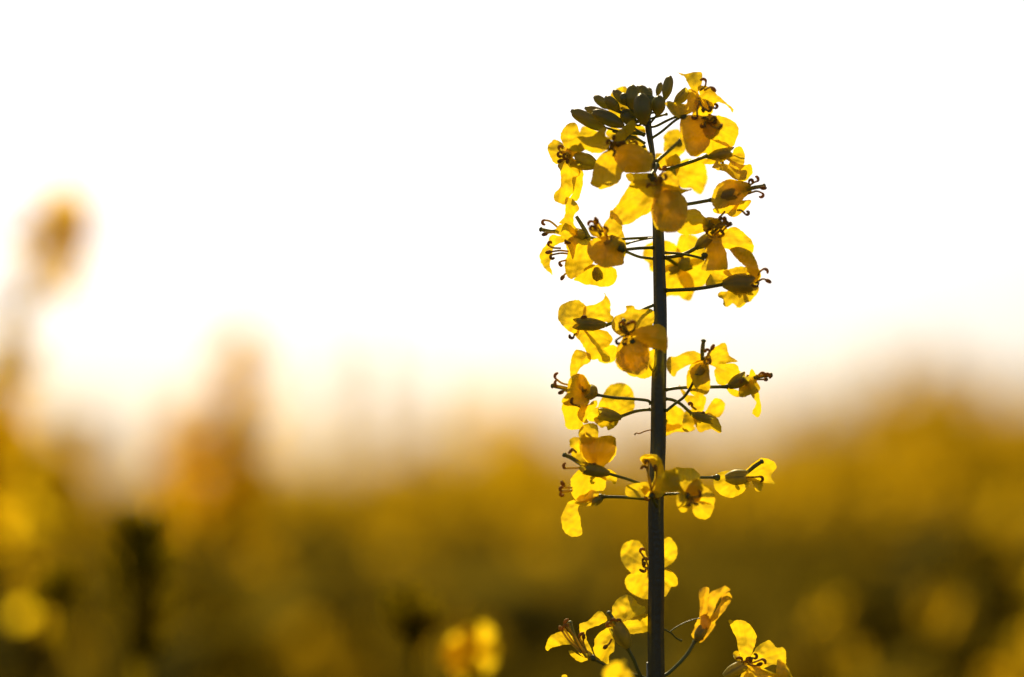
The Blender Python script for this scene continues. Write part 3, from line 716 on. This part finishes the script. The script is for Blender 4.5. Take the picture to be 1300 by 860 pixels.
# ------------------------------------------------------------------ the other plants of the field
def head_mb(rnd, base, top, wd, nfl, petal=.010, budn=10, dens_top=1.0):
    """one flowering head: whorls of four-petalled flowers round the axis base->top, buds on top"""
    mb = MB(); ax = (top - base); L = ax.length; ax = ax.normalized()
    u = ax.cross(Vector((1, .3, 0))).normalized(); v = ax.cross(u)
    mb.tube([base, top + ax * .002], [.0012, .001], 4, mi=1)
    for i in range(nfl):
        t = rnd.random() ** .8; an = rnd.uniform(0, 6.283)
        r = wd / 2 * rnd.uniform(.35, 1) * (1 - .25 * t)
        out = u * math.cos(an) + v * math.sin(an)
        s = base + ax * L * t; c = s + out * r + ax * .25 * r
        mb.tube([s, c], [.0006, .0005], 3, mi=1, cap=False)
        nrm = (out + ax * rnd.uniform(-.3, .9) + Vector((rnd.gauss(0, .4), rnd.gauss(0, .4), rnd.gauss(0, .4)))).normalized()
        a = nrm.cross(Vector((.2, .1, 1))).normalized(); b = nrm.cross(a); off = rnd.uniform(0, 1.5)
        for k in range(4):
            th = off + k * math.pi / 2; d = a * math.cos(th) + b * math.sin(th); sd_ = nrm.cross(d)
            p = petal * rnd.uniform(.85, 1.15); up_ = nrm * rnd.uniform(0, .35) * p
            mb.add([c, c + d * p * .55 + sd_ * p * .38 + up_ * .5, c + d * p + sd_ * p * .3 + up_ * .3, c + d * p * 1.08 + up_ * .2, c + d * p - sd_ * p * .3 + up_ * .3, c + d * p * .55 - sd_ * p * .38 + up_ * .5],
                   [(0, 1, 5), (1, 2, 3, 4, 5)], 0)
    for i in range(budn):
        an = rnd.uniform(0, 6.283); out = (u * math.cos(an) + v * math.sin(an)) * rnd.uniform(.1, 1)
        c = top + out * wd * .16 + ax * rnd.uniform(-.004, .008); d = (ax + out * .8).normalized()
        mb.tube([c, c + d * .0025, c + d * .006, c + d * .0085], [.0006, .0017, .0016, .0004], 5, mi=1)
    return mb
def make_field_plant(name, seed, H, nbr=5, wd=.045, hl=.09, nfl=26, leaves=6, lean=(0, 0), petal=.0105, spread=.16, via=None, extra=(), budn=10, pet='field_petal', leafz=(.25, .8)):
    rnd = random.Random(seed); root = empty(name, (0, 0, 0))
    top = Vector((lean[0], lean[1], H)); mid = Vector((lean[0] * .2 + rnd.gauss(0, .01), lean[1] * .2 + rnd.gauss(0, .01), H * .55))
    S = spline([(0, 0, 0), tuple(mid)] + [tuple(top + Vector((a, 0, b))) for a, b in (via or [])] + [tuple(top)], 5)
    ms = MB(); ms.tube(S, [.005 - .0035 * i / (len(S) - 1) for i in range(len(S))], 6)
    heads = [(top - (Vector((.1, 0, 1)) if via else (top - mid)).normalized() * hl, top, wd, nfl)]
    for k in range(nbr):
        t = rnd.uniform(.58, .86); an = rnd.uniform(0, 6.283); s = S[0].lerp(mid, t / .55) if t < .55 else mid.lerp(top, (t - .55) / .45)
        rr_ = rnd.uniform(.4, 1) * spread; e = Vector((s.x + math.cos(an) * rr_, s.y + math.sin(an) * rr_, min(H - .01, s.z + (H - s.z) * rnd.uniform(.8, .98))))
        m_ = s.lerp(e, .5) + Vector((math.cos(an), math.sin(an), -.3)) * .02
        bs = spline([tuple(s), tuple(m_), tuple(e)], 4); ms.tube(bs, [.0026 - .0012 * i / (len(bs) - 1) for i in range(len(bs))], 5)
        d = (e - m_).normalized(); l_ = hl * rnd.uniform(.6, 1)
        heads.append((e - d * l_, e, wd * rnd.uniform(.8, 1.05), int(nfl * rnd.uniform(.6, 1))))
    for dx, dz, w_, l_, n_ in extra:
        e = top + Vector((dx, 0, dz)); heads.append((e - Vector((0, 0, l_)), e, w_, n_))
    ms.build('stem', M['field_bud'], root)
    for a, b, c, n in heads:
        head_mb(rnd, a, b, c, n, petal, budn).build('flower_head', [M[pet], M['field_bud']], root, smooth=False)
    for k in range(leaves):
        zz = rnd.uniform(*leafz) * H; an = rnd.uniform(0, 6.283); mb = MB(); a = Vector((lean[0] * .1, lean[1] * .1, zz))
        leaf_mesh(mb, a, Vector((math.cos(an), math.sin(an), .35)), Vector((0, 0, 1)), rnd.uniform(.10, .2), rnd.uniform(.03, .06), curl=.35)
        mb.build('leaf', M['leaf'], root)
    return root
def copy_tree(o, parent=None):
    c = o.copy(); COL.objects.link(c)
    if parent is not None: c.parent = parent
    for ch in list(o.children): copy_tree(ch, c)
    return c
def put_top(root, H, px, py, s, lean=(0, 0), rz=0):
    """stand a plant on the ground so that its tip reaches photo pixel px,py at distance s"""
    p = at(px, py, s); k = p.z / H
    root.scale = (k, k, k); root.rotation_euler.z = rz
    lx = lean[0] * math.cos(rz) - lean[1] * math.sin(rz); ly = lean[0] * math.sin(rz) + lean[1] * math.cos(rz)
    root.location = (p.x - lx * k, p.y - ly * k, 0)
# individually recognisable soft plants
def single(label, px, py, s, seed, lean=(0, 0), rz=0, **kw):
    H = at(px, py, s).z
    r = make_field_plant('rapeseed_plant', seed, H, lean=lean, **kw); put_top(r, H, px, py, s, lean, rz); tag(r, label, 'plant', 'rapeseed plants of the field out of focus'); return r
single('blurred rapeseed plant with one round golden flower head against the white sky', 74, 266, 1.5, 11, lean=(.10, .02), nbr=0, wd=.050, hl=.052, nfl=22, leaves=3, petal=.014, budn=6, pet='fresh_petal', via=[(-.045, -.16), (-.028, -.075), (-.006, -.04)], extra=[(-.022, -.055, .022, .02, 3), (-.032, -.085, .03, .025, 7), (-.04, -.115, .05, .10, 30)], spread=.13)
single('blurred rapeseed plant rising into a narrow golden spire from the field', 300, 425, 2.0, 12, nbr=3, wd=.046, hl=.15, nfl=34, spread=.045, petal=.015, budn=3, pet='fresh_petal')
single('dark shaded rapeseed plant with closed buds low in the grass-green shade', 172, 690, 1.0, 13, nbr=0, wd=.055, hl=.04, nfl=0, leaves=2, budn=44, extra=[(.005, -.045, .04, .02, 0), (-.032, -.024, .05, .02, 0), (.0, -.014, .08, .02, 0), (.003, -.028, .07, .02, 0)])
single('blurred dark bud tip beside a low soft yellow flower', 524, 790, .95, 14, nbr=0, wd=.05, hl=.02, nfl=0, leaves=2, budn=34, extra=[(.001, -.009, .045, .02, 0)])
single('low out of focus plant with one bright yellow flower near the stalk', 596, 815, .93, 15, nbr=0, wd=.012, hl=.010, nfl=5, leaves=2, petal=.0105, budn=2, pet='fresh_petal')
single('tall soft rapeseed plant cut by the edge of the photo under the round head', 8, 490, 1.75, 16, nbr=7, wd=.05, hl=.12, nfl=12, spread=.06, petal=.013)
single('soft rapeseed plant with a faint pale tip between spire and stalk', 640, 500, 3.4, 17, nbr=4, wd=.06, hl=.2, nfl=34, spread=.1, petal=.014, budn=3, pet='fresh_petal')
single('broad hazy rapeseed clump highest above the field beyond the stalk', 1185, 440, 2.9, 18, nbr=5, wd=.06, hl=.18, nfl=24, spread=.12, budn=3, petal=.013)
single('faint pale rapeseed tip alone in the bright sky beside the golden spire', 478, 440, 3.0, 21, nbr=2, wd=.035, hl=.13, nfl=20, spread=.12)
single('loose low rapeseed plant with dim yellow flowers in the lower corner', 1190, 745, 1.35, 19, nbr=5, wd=.04, hl=.06, nfl=4, spread=.09)
single('dim rapeseed plant at the very corner with few open flowers', 1285, 700, 1.5, 20, nbr=4, wd=.035, hl=.06, nfl=3, spread=.08)
single('dark leafy rapeseed plant without flowers at the shaded side edge', 1262, 615, 1.7, 31, nbr=3, wd=.03, hl=.05, nfl=5, leaves=26, spread=.07, leafz=(.90, .97))
# prototypes and copies
protos = [make_field_plant('rapeseed_plant', 100 + i, 1.22, nbr=rn, nfl=14, leaves=14, hl=.075) for i, rn in enumerate((5, 6, 4, 6, 5, 6))]
PROF = [(-400, 520), (-60, 500), (0, 480), (40, 520), (75, 630), (240, 640), (300, 545), (400, 572), (480, 562), (560, 552), (640, 515), (700, 548), (800, 552), (900, 535), (1000, 515), (1060, 490), (1180, 445), (1230, 470), (1300, 480), (1700, 480)]
def prof(px):
    for a, b in zip(PROF, PROF[1:]):
        if a[0] <= px <= b[0]: return a[1] + (b[1] - a[1]) * (px - a[0]) / (b[0] - a[0])
    return 520
rnd = random.Random(77); used = set(); spots = []
def ok_gap(px, s): return True
for i in range(900):
    s = math.sqrt(rnd.uniform(1.9 ** 2, 6.4 ** 2)); hx = .2118 * s * 1.12; x = rnd.uniform(-hx, hx)
    if min([9] + [math.hypot(x - a, s - b) for a, b, _ in spots]) < .13: continue
    px = 650 + x / s * FPX
    # tallest allowed tip, in photo pixels
    lim = prof(px)
    py = lim + abs(rnd.gauss(0, 70)) 
    z = at(px, py, s).z
    z = min(z, 1.42 if px > 1000 else 1.35)
    z = max(z, 1.14 if 60 < px < 250 else 1.19)
    if s < 2.6 and rnd.random() < .5: z = rnd.uniform(1.06, 1.16)
    spots.append((x, s, z))
    if len(spots) >= 170: break
for x, s, z in spots:
    pi = rnd.randrange(6); o = protos[pi]
    if pi in used: o = copy_tree(o)
    used.add(pi)
    o.location = (x, s, 0); k = z / 1.22; o.scale = (k, k, k); o.rotation_euler = (rnd.gauss(0, .03), rnd.gauss(0, .03), rnd.uniform(0, 6.28))
    tag(o, 'blurred branching rapeseed plant in the mass of the yellow field', 'plant', 'rapeseed plants massed in the field')

# ------------------------------------------------------------------ ground and the rest of the field
mb = MB(); g = 1500
mb.add([(-g, -60, 0), (g, -60, 0), (g, g, 0), (-g, g, 0)], [(0, 1, 2, 3)])
tag(mb.build('ground', M['soil'], smooth=False), kind='structure', label='dark soil of the field under the plants')
mb = MB(); rnd = random.Random(5)
def tuft(x, y, z, n, r, sz):
    for i in range(n):
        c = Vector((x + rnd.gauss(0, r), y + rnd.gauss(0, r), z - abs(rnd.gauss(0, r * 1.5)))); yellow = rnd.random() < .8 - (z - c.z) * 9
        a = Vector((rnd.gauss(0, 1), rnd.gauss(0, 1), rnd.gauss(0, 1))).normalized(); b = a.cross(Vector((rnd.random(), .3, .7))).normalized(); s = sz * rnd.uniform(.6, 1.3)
        mb.add([c - a * s, c - b * s * .5, c + a * s, c + b * s * .5], [(0, 1, 2, 3)], (2 if c.z > 1.17 else 0) if yellow else 1)  # tops of tufts coloured brighter, standing for sun on the canopy
for i in range(5200):
    s = math.sqrt(rnd.uniform(6.0 ** 2, 40 ** 2)) if i % 3 else rnd.uniform(6, 14); x = rnd.uniform(-.32, .32) * s
    px = 650 + x / s * FPX
    h = 1.16 + .03 * rnd.gauss(0, 1) + .035 * noise.noise(Vector((x * .7, s * .7, 0))) + (.05 if px > 1000 and s < 12 else 0)
    if rnd.random() < .5: h = max(h, 1.25 + (at(px, prof(px) + 6, s).z - 1.25) * rnd.random() ** .7 * (1 if s < 16 else .5))
    h = min(h, max(1.16 if 60 < px < 250 else 1.2, at(px, prof(px) + 6, s).z))
    tuft(x, s, h, 12, .05 + s * .003, .016 + s * .0012)
for i in range(2600):                       # the field goes on to both sides of the frame
    s = rnd.uniform(1.3, 12); x = rnd.choice((-1, 1)) * rnd.uniform(.26, 1.1) * s
    tuft(x, s, 1.20 + .04 * rnd.gauss(0, 1), 14, .05 + s * .004, .014 + s * .0012)
# closed canopy that runs on to the horizon
ny, nx = 60, 40; vs = []; fs = []
for j in range(ny):
    y = 7 * (120 ** (j / (ny - 1)))
    for i in range(nx):
        x = (i / (nx - 1) - .5) * 2 * y * .6
        vs.append((x, y, 1.05 + .05 * noise.noise(Vector((x * .9, y * .9, 0)))))
for j in range(ny - 1):
    for i in range(nx - 1):
        a = j * nx + i; fs.append((a, a + 1, a + nx + 1, a + nx))
mb.add(vs, fs, 0)
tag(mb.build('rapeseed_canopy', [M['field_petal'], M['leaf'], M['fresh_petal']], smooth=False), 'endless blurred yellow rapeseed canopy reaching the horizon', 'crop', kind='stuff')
mb = MB()
for i in range(25000):
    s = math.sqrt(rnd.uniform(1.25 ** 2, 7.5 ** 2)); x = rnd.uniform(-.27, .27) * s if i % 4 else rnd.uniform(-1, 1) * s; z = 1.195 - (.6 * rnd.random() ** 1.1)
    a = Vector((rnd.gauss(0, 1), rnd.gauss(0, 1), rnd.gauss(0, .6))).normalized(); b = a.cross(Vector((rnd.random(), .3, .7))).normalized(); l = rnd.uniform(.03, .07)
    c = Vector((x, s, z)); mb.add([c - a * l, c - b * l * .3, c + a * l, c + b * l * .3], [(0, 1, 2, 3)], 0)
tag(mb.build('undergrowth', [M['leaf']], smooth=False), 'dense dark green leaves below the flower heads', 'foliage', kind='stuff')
